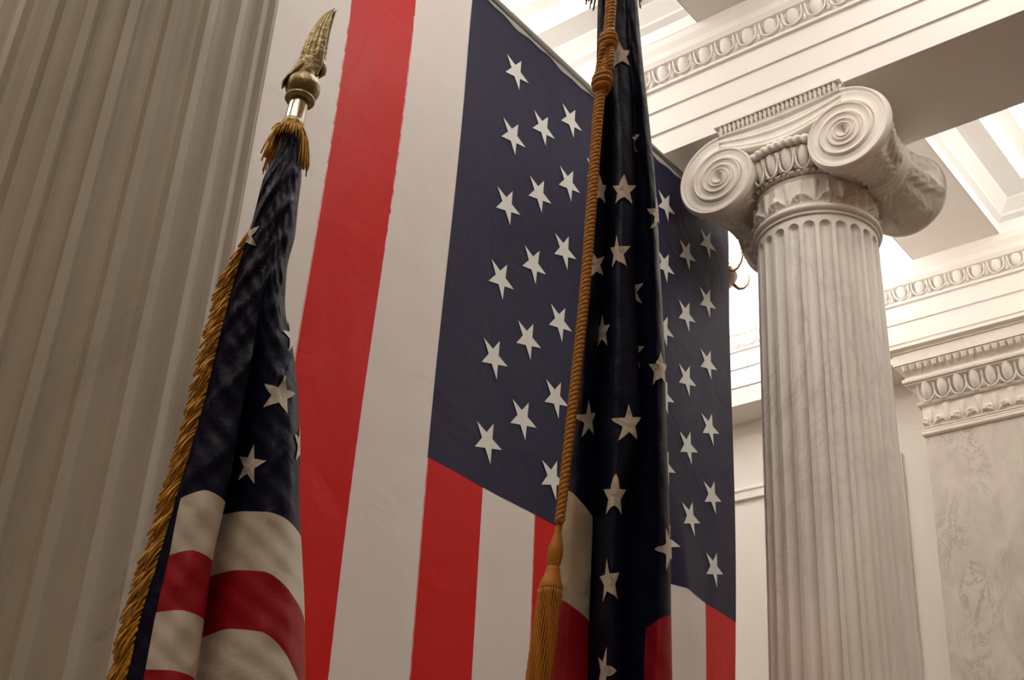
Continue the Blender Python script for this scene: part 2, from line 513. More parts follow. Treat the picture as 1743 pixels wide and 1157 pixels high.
CEGG, CSHELL, CDART = egg_mesh(.034, .066, .046, 'egg', 'carved_stone'), shell_mesh(.042, .066, .006, 'egg_shell', 'carved_stone'), dart_mesh(.06, .006, .03, 'dart', 'carved_stone')
def ionic_capital(parent, ztop):
    cap = empty('capital'); cap.parent = parent; cap.location = (0, 0, ztop)
    yf, yb = -.415, .385
    for s in (-1, 1):
        obj('volute', volute_face(s, yf, -1), 'carved_stone', cap, True)
        obj('volute', volute_face(s, yb, 1), 'carved_stone', cap, True)
        obj('bolster', bolster(s, yf + .02, yb - .02), 'carved_stone', cap, True)
    obj('scroll_band', canalis(yf, -1), 'carved_stone', cap, True)
    obj('scroll_band', canalis(yb, 1), 'carved_stone', cap, True)
    mb = MB(); mb.box(-VE - .02, VE + .02, yf + .05, yb - .05, -.30, -.05); mb.build('core', 'carved_stone', cap)
    # abacus with a carved leaf edge
    mb = MB()
    x1, ya_, yb_ = .372, yf - .004, yb + .01
    mb.box(-x1, x1, ya_, yb_, -.075, -.014)
    mb.box(-x1 - .026, x1 + .026, ya_ - .028, yb_ + .028, -.014, 0)
    ab = mb.build('abacus', 'carved_stone', cap)
    mb = MB()
    def leaf(px, py, dx, dy):
        n_ = (dy, -dx)
        w_ = .0135
        V = [(px - dx * w_, py - dy * w_, -.012), (px + dx * w_, py + dy * w_, -.012), (px + n_[0] * .026, py + n_[1] * .026, -.014), (px + n_[0] * .014 - dx * w_ * .8, py + n_[1] * .014 - dy * w_ * .8, -.042),
             (px + n_[0] * .014 + dx * w_ * .8, py + n_[1] * .014 + dy * w_ * .8, -.042), (px + n_[0] * .004, py + n_[1] * .004, -.074)]
        mb.add(V, [(0, 3, 2), (2, 4, 1), (2, 3, 4), (3, 5, 4), (0, 5, 3), (4, 5, 1)])
    n = 26
    for k in range(n):
        x = -x1 + (k + .5) * 2 * x1 / n
        leaf(x, ya_, 1, 0); leaf(x, yb_, -1, 0)
        y = ya_ + (k + .5) * (yb_ - ya_) / n
        leaf(x1, y, 0, 1); leaf(-x1, y, 0, -1)
    tag(mb.build('leaf_edge', 'carved_stone', ab), kind='stuff')
    # echinus
    mb = MB()
    mb.lathe([(.33, -.49), (.345, -.478), (.352, -.462), (.352, -.455), (.345, -.45), (.352, -.42), (.375, -.37), (.405, -.335), (.41, -.325), (.40, -.30), (.40, -.2)], 72)
    mb.build('echinus', 'carved_stone', cap, True)
    ne = 26
    for k in range(ne):
        a = 2 * PI * (k + .3) / ne
        rr = .364
        ex, ey = rr * math.sin(a), -rr * math.cos(a)
        link('egg', CEGG, cap, (ex, ey, -.388), a)
        link('egg_shell', CSHELL, cap, (ex + .01 * math.sin(a), ey - .01 * math.cos(a), -.388), a)
        a2 = a + PI / ne
        link('dart', CDART, cap, ((rr + .004) * math.sin(a2), -(rr + .004) * math.cos(a2), -.39), a2)
    mb = MB()
    for k in range(56):
        a = 2 * PI * k / 56
        w_ = .017 if k % 2 else .009
        P = [[((.356 + .0155 * math.cos(u_)) * math.cos(a + s_ * w_ / .36), (.356 + .0155 * math.cos(u_)) * math.sin(a + s_ * w_ / .36), -.463 + .0155 * math.sin(u_)) for s_ in (-1, -.5, .5, 1)] for u_ in np.linspace(0, 2 * PI, 7)]
        mb.grid(P)
    tag(mb.build('bead_row', 'carved_stone', cap, True), kind='stuff')
    # guilloche (rope) ring above the eggs
    P = []
    for i in range(640):
        a = 2 * PI * i / 640
        row = []
        for j in range(13):
            u_ = 2 * PI * j / 12
            mr = .026 + .004 * math.cos(2 * (u_ + a * 32))
            row.append(((.425 + mr * math.cos(u_)) * math.cos(a), (.425 + mr * math.cos(u_)) * math.sin(a), -.292 + mr * math.sin(u_)))
        P.append(row)
    mb = MB(); mb.grid(P, closed_u=True); mb.build('rope_ring', 'carved_stone', cap, True)
    # necking with carved palmettes
    P = []
    NP = 14
    for i in range(NP * 24):
        a = 2 * PI * i / (NP * 24)
        f_ = (i % 24) / 24.0 - .5
        row = []
        for j in range(25):
            t = j / 24.0
            z = -.685 + .20 * t
            dx, dz = f_ * 2 * PI * .335 / NP, (t - .12) * .20
            rr, th = math.hypot(dx, dz), math.atan2(dx, dz)
            d = 0
            if rr < .15 and abs(th) < 1.5:
                d = .018 * max(0, math.cos(th * 7)) * min(1, rr / .03) * (1 if rr < .13 + .02 * math.cos(th * 7) else .1)
            ed = abs(abs(f_) - .5) * 2
            d += .012 * math.exp(-((ed - .0) / .09) ** 2) * (1 if t < .8 else .2)
            sp = math.hypot((abs(f_) - .36) * .15, (t - .28) * .2)
            d += .016 * math.exp(-((sp - .016) / .005) ** 2)
            if t < .06 or t > .95: d = .006
            R_ = .334 + .008 * t + d
            row.append((R_ * math.cos(a), R_ * math.sin(a), z))
        P.append(row)
    mb = MB(); mb.grid(P, closed_u=True); mb.build('necking', 'carved_stone', cap, True)
    mb = MB()
    mb.lathe([(.33, -.735)] + [(.340 + .024 * math.cos(a), -.70 + .020 * math.sin(a)) for a in np.linspace(-PI / 2, PI / 2, 9)] + [(.33, -.675)], 72)
    mb.lathe([(.33, -.745), (.345, -.742), (.348, -.73), (.34, -.722)], 72)
    mb.build('astragal', 'carved_stone', cap, True)
    return cap

AX, AY = -2.671, 5.806
colR = empty('ionic_column', (AX, AY, 0))
tag(colR, 'pale marble fluted column with a complete carved scroll capital', 'column')
zk = [0, 3.2656, 3.72, 4.35, 5.04, 5.72, 6]; rk = [.387, .3585, .352, .347, .342, .336, .333]
rad = lambda z: float(np.interp(z, zk, rk))
column_base(colR, .387, 'marble_shaft')
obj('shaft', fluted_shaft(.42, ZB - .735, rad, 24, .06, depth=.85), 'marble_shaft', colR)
capR = ionic_capital(colR, ZB)

# the near column
LX, LY = -2.509, 1.353
colL = empty('ionic_column', (LX, LY, 0))
tag(colL, 'massive fluted column shaft with shade put into its stone colour beside the eagle topped flagpole', 'column')
column_base(colL, .387, 'marble_shaft_shaded')
obj('shaft', fluted_shaft(.42, ZB - .735, rad, 24, .1141, depth=.72), 'marble_shaft_shaded', colL)
capL = capR.copy(); COL.objects.link(capL); capL.parent = colL
for ch in list(capR.children):
    c = ch.copy(); COL.objects.link(c); c.parent = capL
    for g in ch.children:
        d = g.copy(); COL.objects.link(d); d.parent = c

# ------------------------------------------------------------------ pilaster on the rear wall
PLX0, PLX1, PLY = -3.205, -2.36, 8.62
pil = empty('pilaster', ((PLX0 + PLX1) / 2, PLY, 0))
tag(pil, 'veined marble pilaster with carved capital attached to the rear wall', 'pilaster')
hwp = (PLX1 - PLX0) / 2
mb = MB(); mb.box(-hwp, hwp, 0, YR - PLY, 0, 5.80); mb.build('shaft', 'marble_pilaster', pil)
# capital as mitred profile swept round three sides
def swept(profile, depth=YR - PLY):
    P = []
    for (cx, cy, sx, sy) in ((-hwp, depth, -1, 0), (-hwp, 0, -1, -1), (hwp, 0, 1, -1), (hwp, depth, 1, 0)):
        P.append([(cx + sx * o_, cy + sy * o_, z) for o_, z in profile])
    mb = MB(); mb.grid(P); return mb
swept([(0, 5.775), (.012, 5.778), (.022, 5.79), (.022, 5.805), (.012, 5.815), (.016, 5.82), (.016, 5.835), (0, 5.84)]).build('astragal', 'carved_stone', pil)
# carved band of palmettes
NPB = 7
P = []
for i in range(NPB * 22 + 1):
    x = -hwp + 2 * hwp * i / (NPB * 22)
    f_ = (i % 22) / 22.0 - .5
    alt = (i // 22) % 2
    row = []
    for j in range(23):
        t = j / 22.0
        dx, dz = f_ * 2 * hwp / NPB, (t - .1) * .2
        rr, th = math.hypot(dx, dz), math.atan2(dx, dz)
        d = 0
        if rr < .17 and abs(th) < 1.6:
            d = .018 * max(0, math.cos(th * (7 if alt else 5))) * min(1, rr / .03) * (1 if rr < (.15 if alt else .12) + .02 * math.cos(th * 7) else .1)
        sp = math.hypot((abs(f_) - .38) * .12, (t - .3) * .2)
        d += .016 * math.exp(-((sp - .018) / .006) ** 2)
        if t < .04 or t > .96: d = .004
        row.append((x, -.012 - d, 5.84 + .185 * t))
    P.append(row)
mb = MB(); mb.grid(P)
mb.add([(-hwp, -.012, 5.84), (-hwp, -.012, 6.025), (-hwp, YR - PLY, 6.025), (-hwp, YR - PLY, 5.84)], [(0, 3, 2, 1)])
mb.add([(hwp, -.012, 5.84), (hwp, -.012, 6.025), (hwp, YR - PLY, 6.025), (hwp, YR - PLY, 5.84)], [(0, 1, 2, 3)])
mb.build('palmette_band', 'carved_stone', pil, True)
swept([(0, 6.02), (.03, 6.023), (.036, 6.035), (.03, 6.047), (.014, 6.05), (.016, 6.07), (.03, 6.12), (.05, 6.165), (.085, 6.185), (.085, 6.195), (.10, 6.20), (.104, 6.215), (.10, 6.23), (.085, 6.235), (.085, 6.25)]).build('echinus', 'carved_stone', pil, False)
for k in range(7):
    x = -hwp + .06 + k * (2 * hwp - .12) / 6
    link('egg', EGG, pil, (x, -.026, 6.118), 0, (.95, 1, .95)); link('egg_shell', SHELL, pil, (x, -.028, 6.118), 0)
    if k < 6: link('dart', DART, pil, (x + (2 * hwp - .12) / 12, -.03, 6.118), 0)
# leaf and dart course
mb = MB()
mb.V = list(swept([(.085, 6.25), (.088, 6.255), (.115, 6.30), (.135, 6.325), (.135, 6.335)]).V); mb.F = list(swept([(0, 0)] * 5).F)
n = 18
for k in range(n):
    x = -hwp - .09 + (k + .5) * (2 * hwp + .18) / n
    w_ = .022
    V = [(x - w_, -.136, 6.33), (x + w_, -.136, 6.33), (x, -.150, 6.322), (x - w_ * .7, -.124, 6.285), (x + w_ * .7, -.124, 6.285), (x, -.092, 6.255), (x, -.134, 6.29)]
    mb.add(V, [(0, 3, 6, 2), (2, 6, 4, 1), (3, 5, 6), (6, 5, 4)])
mb.build('leaf_course', 'carved_stone', pil)
swept([(.135, 6.335), (.145, 6.335), (.145, 6.425), (.155, 6.428), (.160, 6.437), (.175, 6.447), (.186, 6.455), (.186, ZB - .001), (-.1, ZB - .001)]).build('abacus', 'carved_stone', pil)

# ------------------------------------------------------------------ the big hanging flag
FS = 0.972
H = 4.57 * FS
XF = -3.526 * FS
FY0 = 3.821 * FS
FZ0 = 1.6 + 4.80 * FS
STAR_DV = .063 * .74808
U_IN = -.030                       # inner edge of the canton
SW_L, SW_R = .0868, (.547 + .030) / 7
V_CAN, V_END, V_TOP = .566, 1.33, -.022
def big_pt(u, v, lift=0.0):
    y = FY0 + u * H; z = FZ0 - v * H
    low = sstep(.1, .9, v)
    d = .012 * math.sin(u * 19 + 1.2) * low + .008 * math.sin(u * 37 + v * 4) * low
    d += .010 * math.sin(v * 9 + u * 6) * sstep(-.02, .15, v)
    k = sstep(.42, .62, v)
    a = (u - .408) / (.026 if u < .408 else .06)
    d += .06 * k * max(0, 1 - abs(a)) - .02 * k * math.exp(-((u - .345) / .03) ** 2)
    d -= .03 * sstep(.47, .56, u) * sstep(.15, .9, v)
    return (XF + d + lift, y, z)
def big_panel(u0, u1, v0, v1, nu, nv, lift=0.0):
    P = [[big_pt(u0 + (u1 - u0) * i / nu, v0 + (v1 - v0) * j / nv, lift) for j in range(nv + 1)] for i in range(nu + 1)]
    mb = MB(); mb.grid(P, flip=True)
    # hem thickness
    Q = [[big_pt(u0 + (u1 - u0) * i / nu, v0 + (v1 - v0) * j / nv, lift - .004) for j in range(nv + 1)] for i in range(nu + 1)]
    mb.grid(Q, flip=False)
    return mb.VF()
big = empty('flag', (XF, FY0 + .1, FZ0))
tag(big, 'huge striped flag with fifty white stars hung flat from a rod behind the poles', 'flag')
def keep(o, parent):
    """parent while keeping world coordinates of the mesh"""
    o.parent = parent
    o.matrix_parent_inverse = Matrix.Translation(Vector(parent.location)).inverted()
    return o
for k in range(6):
    u1 = U_IN - k * SW_L
    keep(obj('stripe', big_panel(u1 - SW_L, u1 + .0012, V_TOP, V_END, 8, 60), 'big_white' if k % 2 == 0 else 'big_red', None, True), big)
for k in range(7):
    u0 = U_IN + k * SW_R
    keep(obj('stripe', big_panel(u0, u0 + SW_R + (.0012 if k < 6 else 0), V_CAN, V_END, 10, 40), 'big_red' if k % 2 == 0 else 'big_white', None, True), big)
keep(obj('canton', big_panel(U_IN, U_IN + 7 * SW_R, V_TOP, V_CAN + .002, 70, 60, .001), 'big_blue', None, True), big)
def star_tris(R_, sub=3, inner=.382, rot=0.0):
    """triangulated five pointed star in a plane, points (a, b)"""
    out = [(R_ * (1 if k % 2 == 0 else inner) * math.cos(rot + PI * k / 5), R_ * (1 if k % 2 == 0 else inner) * math.sin(rot + PI * k / 5)) for k in range(10)]
    V = []; F = []
    for k in range(10):
        p, q = out[k], out[(k + 1) % 10]
        idx = {}
        for i in range(sub + 1):
            for j in range(sub + 1 - i):
                a, b_ = i / sub, j / sub
                idx[i, j] = len(V)
                V.append((p[0] * a + q[0] * b_, p[1] * a + q[1] * b_))
        for i in range(sub):
            for j in range(sub - i):
                F.append((idx[i, j], idx[i + 1, j], idx[i, j + 1]))
                if i + j < sub - 1: F.append((idx[i + 1, j], idx[i + 1, j + 1], idx[i, j + 1]))
    return V, F
RSTAR = .0236
for c in range(1, 10):
    for k in range(1 if c % 2 else 2, 12, 2):
        V2, F2 = star_tris(RSTAR, 3, .382, random.uniform(-.06, .06))
        V = [big_pt(.054 * c + a, STAR_DV * k - b_, .005) for a, b_ in V2]
        keep(obj('star', (V, F2), 'big_star', None, True, 1e-5), big)
# canvas heading, slightly uneven
P = []
for i in range(121):
    u = U_IN - 6 * SW_L + (7 * SW_R + 6 * SW_L) * i / 120
    wv = .004 * math.sin(i * .55) + .003 * math.sin(i * 1.3 + 1)
    P.append([(XF + .004, FY0 + u * H, FZ0 - V_TOP * H - .002 + wv * 2 - .016), (XF + .012, FY0 + u * H, FZ0 - V_TOP * H + .02), (XF + .010, FY0 + u * H, FZ0 - V_TOP * H + .05), (XF - .02, FY0 + u * H, FZ0 - V_TOP * H + .045), (XF - .008, FY0 + u * H, FZ0 - V_TOP * H - .02)])
mb = MB(); mb.grid(P); keep(mb.build('heading', 'header_canvas', None, True), big)
ZROD = FZ0 - V_TOP * H + .022
rod = empty('hanging_rod', (XF - .005, FY0, ZROD))
tag(rod, 'grey metal rod along the top edge of the huge hanging flag', 'rod')
ry0, ry1 = FY0 + (U_IN - 6 * SW_L) * H - .06, FY0 + .547 * H + .03
mb = MB(); mb.tube([(0, ry0 - FY0, 0), (0, ry1 - FY0, 0)], .026, 16); mb.build('rod', 'rod_metal', rod, True)
for yy, zt in ((ry0 + .05, ZC), (5.93, ZB)):
    mb = MB(); mb.tube([(0, yy - FY0, 0), (0, yy - FY0, zt - ZROD)], .004, 6); mb.build('cable', 'rod_metal', rod, True)

# ------------------------------------------------------------------ draped flags on poles
def hermite(xk, yk, x):
    xk = np.asarray(xk, float); yk = np.asarray(yk, float)
    d = np.zeros_like(yk); s = np.diff(yk) / np.diff(xk)
    d[0], d[-1] = s[0], s[-1]
    for i in range(1, len(xk) - 1):
        d[i] = 0 if s[i - 1] * s[i] <= 0 else 2 * s[i - 1] * s[i] / (s[i - 1] + s[i])
    i = int(min(max(np.searchsorted(xk, x) - 1, 0), len(xk) - 2))
    h = xk[i + 1] - xk[i]; t = (x - xk[i]) / h
    return (2*t**3-3*t**2+1)*yk[i] + (t**3-2*t**2+t)*h*d[i] + (-2*t**3+3*t**2)*yk[i+1] + (t**3-t**2)*h*d[i+1]

class Drape:
    """a furled cloth: columns of control values down the cloth, joined smoothly round it.
    Each column gives sideways position and depth (metres toward the viewer's side) for each row."""
    def __init__(s, Q, rows, xs, offs, wrinkle=None):
        s.Q = np.asarray(Q, float); n = np.array([CAM[0] - s.Q[0], CAM[1] - s.Q[1], 0]); s.n = n / np.linalg.norm(n)
        s.rows = rows; s.xs = xs; s.offs = offs; s.N = len(xs); s.wr = wrinkle
        s.cache = {}
    def col(s, c, y):
        key = (c, round(y, 3))
        if key not in s.cache:
            s.cache[key] = (hermite(s.rows, s.xs[c], y), hermite(s.rows, s.offs[c], y))
        return s.cache[key]
    def pt(s, c, y, lift=0.0):
        i = int(math.floor(c)); t = c - i
        k = [s.col((i + j) % s.N, y) for j in (-1, 0, 1, 2)]
        out = []
        for m_ in (0, 1):
            p0, p1, p2, p3 = (q[m_] for q in k)
            tn = .42
            m1, m2 = tn * (p2 - p0), tn * (p3 - p1)
            out.append((2*t**3-3*t**2+1)*p1 + (t**3-2*t**2+t)*m1 + (-2*t**3+3*t**2)*p2 + (t**3-t**2)*m2)
        x, off = out
        if s.wr: off += s.wr(c, y)
        d = ray(x, y)
        tt = ((s.Q - CAM) @ s.n + off + lift) / (d @ s.n)
        return CAM + d * tt
    def nrm(s, c, y):
        a = s.pt(c + .02, y) - s.pt(c - .02, y); b_ = s.pt(c, y + 1) - s.pt(c, y - 1)
        n_ = np.cross(b_, a); return n_ / (np.linalg.norm(n_) + 1e-12)
    def panel(s, ca, cb, f0, f1, nc, nr):
        P = []
        for i in range(nc + 1):
            c = ca + (cb - ca) * i / nc
            y0, y1 = f0(c), f1(c)
            P.append([s.pt(c, y0 + (y1 - y0) * j / nr) for j in range(nr + 1)])
        return P
    def star(s, c, y, R_, rot=0.0, lift=.0018):
        V2, F2 = star_tris(R_, 6, .40, PI / 2 + rot)
        # arc length along the row
        cs = np.linspace(c - 2.2, c + 2.2, 133)
        pts = [s.pt(q, y) for q in cs]
        L = np.concatenate([[0], np.cumsum([np.linalg.norm(pts[i + 1] - pts[i]) for i in range(132)])]); L -= L[66]
        dy = np.linalg.norm(s.pt(c, y + 5) - s.pt(c, y - 5)) / 10
        V = []
        for a, b_ in V2:
            cc = float(np.interp(a, L, cs)); yy = y - b_ / dy
            ridge = lift * 1.0
            V.append(s.pt(cc, yy) + s.nrm(cc, yy) * ridge)
        return V, F2

def pole_line(p_top, p_low, D):
    """axis through two picture directions at horizontal distance D, as upright as they allow"""
    d1 = ray(*p_top); A = CAM + d1 * (D / math.hypot(d1[0], d1[1]))
    d2 = ray(*p_low)
    t = (A[:2] - CAM[:2]) @ d2[:2] / (d2[:2] @ d2[:2])
    B = CAM + d2 * t
    ax = (A - B) / np.linalg.norm(A - B)
    return A, ax

def pole_with_base(name, A, ax, zbase, top_len, label):
    foot = A - ax * ((A[2] - zbase) / ax[2])
    root = empty(name, tuple(foot))
    tag(root, label, 'flagpole')
    mb = MB(); mb.tube([foot - foot, A + ax * top_len - foot], .0165, 20); mb.build('pole', 'pole_wood', root, True)
    mb = MB()
    mb.lathe([(.0, -zbase + .0), (.17, -zbase), (.17, -zbase + .02), (.15, -zbase + .035), (.06, -zbase + .05), (.035, -zbase + .08), (.03, .16), (.0, .16)], 40)
    mb.build('stand', 'brass_old', root, True)
    return root, foot

# ---- flag with the eagle
QA, axA = pole_line((505, 190), (246, 1157), 1.75)
poleA, footA = pole_with_base('flagpole', QA, axA, .09, -.045, 'wooden flagpole topped with a brass eagle on a ball')
def along(A, ax, s_): return A + ax * s_
# local frame of the finial: z along the pole, x toward picture right, y away from the viewer
zf = axA; xf = _r0 - zf * (_r0 @ zf); xf /= np.linalg.norm(xf); yf = np.cross(zf, xf)
PXA = ((QA - CAM) @ _fw) / FPX           # metres per pixel there
def floc(x, y, z): return QA + xf * x + yf * y + zf * z - footA
def fgrid(mb, P, closed=True):
    mb.grid([[floc(*p) for p in row] for row in P], closed_u=closed)
def flathe(mb, prof, seg=32):
    fgrid(mb, [[(r_ * math.cos(2 * PI * i / seg), r_ * math.sin(2 * PI * i / seg), z) for r_, z in prof] for i in range(seg)])
k_ = PXA
finial = empty('finial'); finial.parent = poleA
mb = MB(); flathe(mb, [(.0, -46*k_), (17*k_, -46*k_), (17.5*k_, -24*k_), (16.5*k_, -20*k_), (16.5*k_, 34*k_)], 40); mb.build('ferrule', 'ferrule_metal', finial, True)
mb = MB(); flathe(mb, [(15*k_, -52*k_), (19*k_, -50*k_), (19*k_, -28*k_), (18*k_, -23*k_), (16*k_, -22*k_)], 40); mb.build('collar', 'brass_old', finial, True)
BZ = 52 * k_
mb = MB()
flathe(mb, [(10*k_, 24*k_), (24*k_, 22*k_), (26*k_, 25*k_), (25*k_, 30*k_), (22*k_, 32*k_)] , 40)
pr = []
for i in range(15):
    a = -PI * .40 + (PI * .90) * i / 14
    pr.append((30 * k_ * math.cos(a), BZ + 30 * k_ * math.sin(a)))
flathe(mb, pr, 40)
mb.build('ball', 'brass_old', finial, True)
# eagle facing picture right: body with tail and head, two raised wings, legs
nA = np.array([-QA[0], -QA[1], 0]) / math.hypot(QA[0], QA[1])
def ep(x, y, off=0.0):
    d = ray(x, y); return CAM + d * (((QA - CAM) @ nA + off) / (d @ nA)) - footA
eag = MB()
def loft(mb, spine, seg=16):
    pts = [ep(s_[0], s_[1]) for s_ in spine]
    P = []
    for i, s_ in enumerate(spine):
        t = pts[min(i + 1, len(pts) - 1)] - pts[max(i - 1, 0)]; t = t / np.linalg.norm(t)
        nn = np.cross(nA, t); nn /= np.linalg.norm(nn)
        P.append([pts[i] + nn * s_[2] * k_ * math.cos(2*PI*j/seg) + nA * s_[3] * k_ * math.sin(2*PI*j/seg) for j in range(seg + 1)])
    mb.grid(P)
loft(eag, [(480, 150, .5, 5), (482, 143, 3, 12), (489, 135, 4, 14), (500, 127, 8, 15), (512, 118, 14, 17), (523, 109, 18, 19), (532, 103, 17, 17), (538, 102, 12, 12), (543, 105, 10, 10), (547, 112, 9.5, 9.5), (549, 119, 8, 8), (549, 126, 5, 5), (545, 131, 2, 2), (542, 134, .6, .6)])
eag.build('eagle_body', 'brass_old', finial, True)
WE = [(128, 505, 541), (116, 506, 549), (104, 508.5, 551.5), (92, 511.5, 553), (80, 515, 555), (68, 520.5, 557), (56, 527, 559), (46, 533.5, 561.5), (37, 540, 564), (28, 547, 566.5), (21, 555, 568.5), (14, 569, 570.5)]
for sy, dx, dy in ((1, 0, 0), (-1, 3.5, 2.5)):
    w_ = MB(); P = []
    for i, (yy, xl, xr) in enumerate(WE):
        row = []; n2 = 24
        bulge = 1 - i / (len(WE) - 1.0)
        for j in range(2 * n2 + 1):
            s_ = j / n2 if j <= n2 else 2 - j / n2
            front = j <= n2
            ed = math.sin(PI * s_) ** .55
            rib = abs(math.sin(PI * (s_ * 4.2 + .25 * i * .35)))
            th = ed * (2.2 + 5.5 * bulge) * (1 if front else -.5)
            rel = (1.9 * (rib - .5) * ed if i >= 4 else 1.6 * ed * math.sin(i * 2.4 + 9 * s_)) * (1 if front else 0)
            off = sy * (9 + 5 * math.sin(PI * i / 11) + th + rel)
            row.append(ep(xl + (xr - xl) * s_ + dx, yy + dy + 1.4 * rib * (i > 8) - (4 * s_ if 0 < i < 11 else 0), off * k_))
        P.append(row)
    w_.grid(P); w_.build('wing', 'brass_old', finial, True)
for sy in (-1, 1):
    mb = MB(); mb.tube([ep(526, 118, sy*9*k_), ep(531, 126, sy*12*k_), ep(530, 133, sy*14*k_), ep(536, 138, sy*15*k_)], [8*k_, 6*k_, 4.5*k_, 2*k_], 8)
    mb.build('leg', 'brass_old', finial, True)

rows = [225, 262, 300, 350, 400, 460, 520, 600, 700, 850, 950, 1050, 1157, 1350, 1600]
XA = [
 [488, 470, 450, 437, 424, 404, 388, 368, 345, 303, 272, 241, 216, 160, 95],     # 0 left hem
 [490, 474, 455, 441, 428, 412, 398, 380, 353, 307, 287, 264, 244, 200, 150],    # 1 first fold, left
 [493, 480, 463, 449, 441, 430, 420, 408, 384, 345, 322, 303, 285, 250, 205],    # 2 first fold, front
 [497, 488, 473, 462, 456, 448, 440, 430, 412, 384, 362, 347, 330, 300, 265],    # 3 first fold, right
 [500, 494, 482, 474, 466, 458, 446, 428, 404, 376, 358, 346, 332, 305, 275],    # 4 valley
 [504, 499, 490, 483, 474, 466, 458, 450, 438, 416, 405, 392, 378, 355, 330],    # 5 second fold, left
 [508, 505, 500, 493, 482, 474, 470, 472, 468, 456, 452, 446, 440, 430, 415],    # 6 second fold, front
 [511, 510, 507, 502, 494, 482, 478, 490, 495, 494, 492, 494, 492, 488, 480],    # 7 second fold, right
 [513, 514, 513, 507, 502, 488, 485, 499, 508, 509, 514, 518, 519, 520, 520],    # 8 right edge
 [504, 500, 496, 490, 480, 470, 465, 470, 475, 470, 465, 460, 455, 450, 440],    # 9 behind
 [494, 484, 472, 462, 450, 440, 430, 415, 400, 370, 345, 325, 305, 270, 230],    # 10 behind
]
u_ = .001
def mm(*a): return [v * u_ for v in a]
OA = [
 mm(5, 6, 8, 8, 8, 8, 8, 8, 8, 8, 8, 8, 8, 8, 8),
 mm(18, 20, 22, 24, 26, 26, 26, 26, 26, 26, 26, 26, 26, 26, 26),
 mm(23, 26, 30, 34, 36, 36, 34, 34, 34, 36, 38, 40, 42, 45, 45),
 mm(25, 28, 33, 37, 40, 40, 38, 34, 28, 22, 20, 20, 20, 20, 20),
 mm(26, 29, 34, 38, 38, 38, 30, 8, -20, -40, -46, -48, -50, -50, -50),
 mm(25, 28, 33, 37, 37, 37, 30, 22, 15, 10, 10, 10, 10, 10, 10),
 mm(23, 25, 29, 32, 32, 30, 26, 28, 34, 38, 40, 42, 44, 46, 46),
 mm(18, 19, 21, 22, 22, 20, 14, 16, 22, 24, 25, 26, 28, 28, 28),
 mm(4, 2, 0, 0, 0, -2, -5, -8, -15, -25, -30, -30, -30, -30, -30),
 mm(-20, -26, -32, -36, -38, -40, -42, -46, -55, -65, -70, -72, -75, -80, -80),
 mm(-20, -26, -32, -36, -38, -40, -42, -46, -55, -65, -70, -72, -75, -80, -80),
]
def wrA(c, y):
    up = 1 - sstep(420, 720, y)
    # arched creases where the cloth is gathered, softer diagonal ones lower down
    arch = y - 9 * (c - 4.5) ** 2 * .35 + 10 * c
    v = .0065 * (1 - abs(math.sin(arch * .055))) ** 2 + .0045 * (1 - abs(math.sin(arch * .031 + 1.3 + c * .35))) ** 3 - .002
    mid = sstep(380, 520, y) * (1 - sstep(760, 840, y))
    v2 = .0055 * (1 - abs(math.sin((y * .022 + c * .75)))) ** 3 + .003 * (1 - abs(math.sin(y * .05 - c * 1.2 + .6))) ** 4
    lo = .0012 * math.sin(y * .06 + c * 3) + .0009 * math.sin(y * .13 - c * 5)
    return v * up * sstep(230, 290, y) + v2 * mid + lo
dA = Drape(QA, rows, XA, OA, wrA)
flagA = empty('flag', tuple(QA - np.array([0, 0, .9])))
tag(flagA, 'gold fringed flag furled on the eagle pole, white stars above red and white stripes', 'flag')
B1 = [880, 848, 834, 854, 877, 870, 871, 888, 920]
GAP = [0, 97, 102, 100, 104, 100, 102, 118, 150]
def bound(k):
    ks = list(range(1, 9))
    return lambda c: hermite(ks, [B1[i] + GAP[i] * k for i in ks], min(8, max(1, c)))
YBOT = 1560
top = lambda c: 228.0
bot = lambda c: float(YBOT)
# canton: the strip at the left hem and the back run the whole height
mb = MB()
mb.grid(dA.panel(1, 8, top, bound(0), 70, 70))
mb.grid(dA.panel(0, 1, top, bot, 10, 100))
mb.grid(dA.panel(8, 11, top, bot, 14, 60))
keep(mb.build('canton', 'nylon_blue', None, True, 1e-5), flagA)
for k in range(5):
    keep(obj('stripe', (lambda q: (q.grid(dA.panel(1, 8, bound(k), bound(k + 1), 70, 14)), q.VF())[1])(MB()), 'nylon_white' if k % 2 == 0 else 'nylon_red', None, True), flagA)
MS = ((QA - CAM) @ _fw) / FPX
for c, y, rot in ((6.3, 672, -.25), (5.05, 792, -.12), (7.75, 758, -.2), (7.9, 575, -.1), (.35, 402, .3)):
    keep(obj('star', dA.star(c, y, .0335, rot), 'nylon_star', None, True, 1e-6), flagA)
# edge fringe
def strands(mb, pts_dirs, r_=.0014, sides=4, n=5):
    for p, d1, d2 in pts_dirs:
        pts = [p + d1 * t + d2 * t * t for t in np.linspace(0, 1, n)]
        mb.tube(pts, [r_ * (1 - .35 * t) for t in np.linspace(0, 1, n)], sides)
L = []
ys = np.linspace(392, 1540, 1150)
for y in ys:
    p = dA.pt(0.03, y); p2 = dA.pt(0.03, y + 4)
    t = (p2 - p) / np.linalg.norm(p2 - p)
    g = sstep(385, 480, y)
    ln = (.030 + .008 * random.random())
    out = -_r0 * (.010 + .0125 * random.random()) * (.35 + .65 * g) + dA.n * random.uniform(-.006, .010)
    L.append((p + dA.n * random.uniform(-.004, .006), out * 1.5 + t * ln * .6, -out * .35 + t * ln * .5))
mb = MB(); strands(mb, L, .0019); tag(keep(mb.build('fringe', 'gold_fringe', None, True), flagA), kind='stuff')
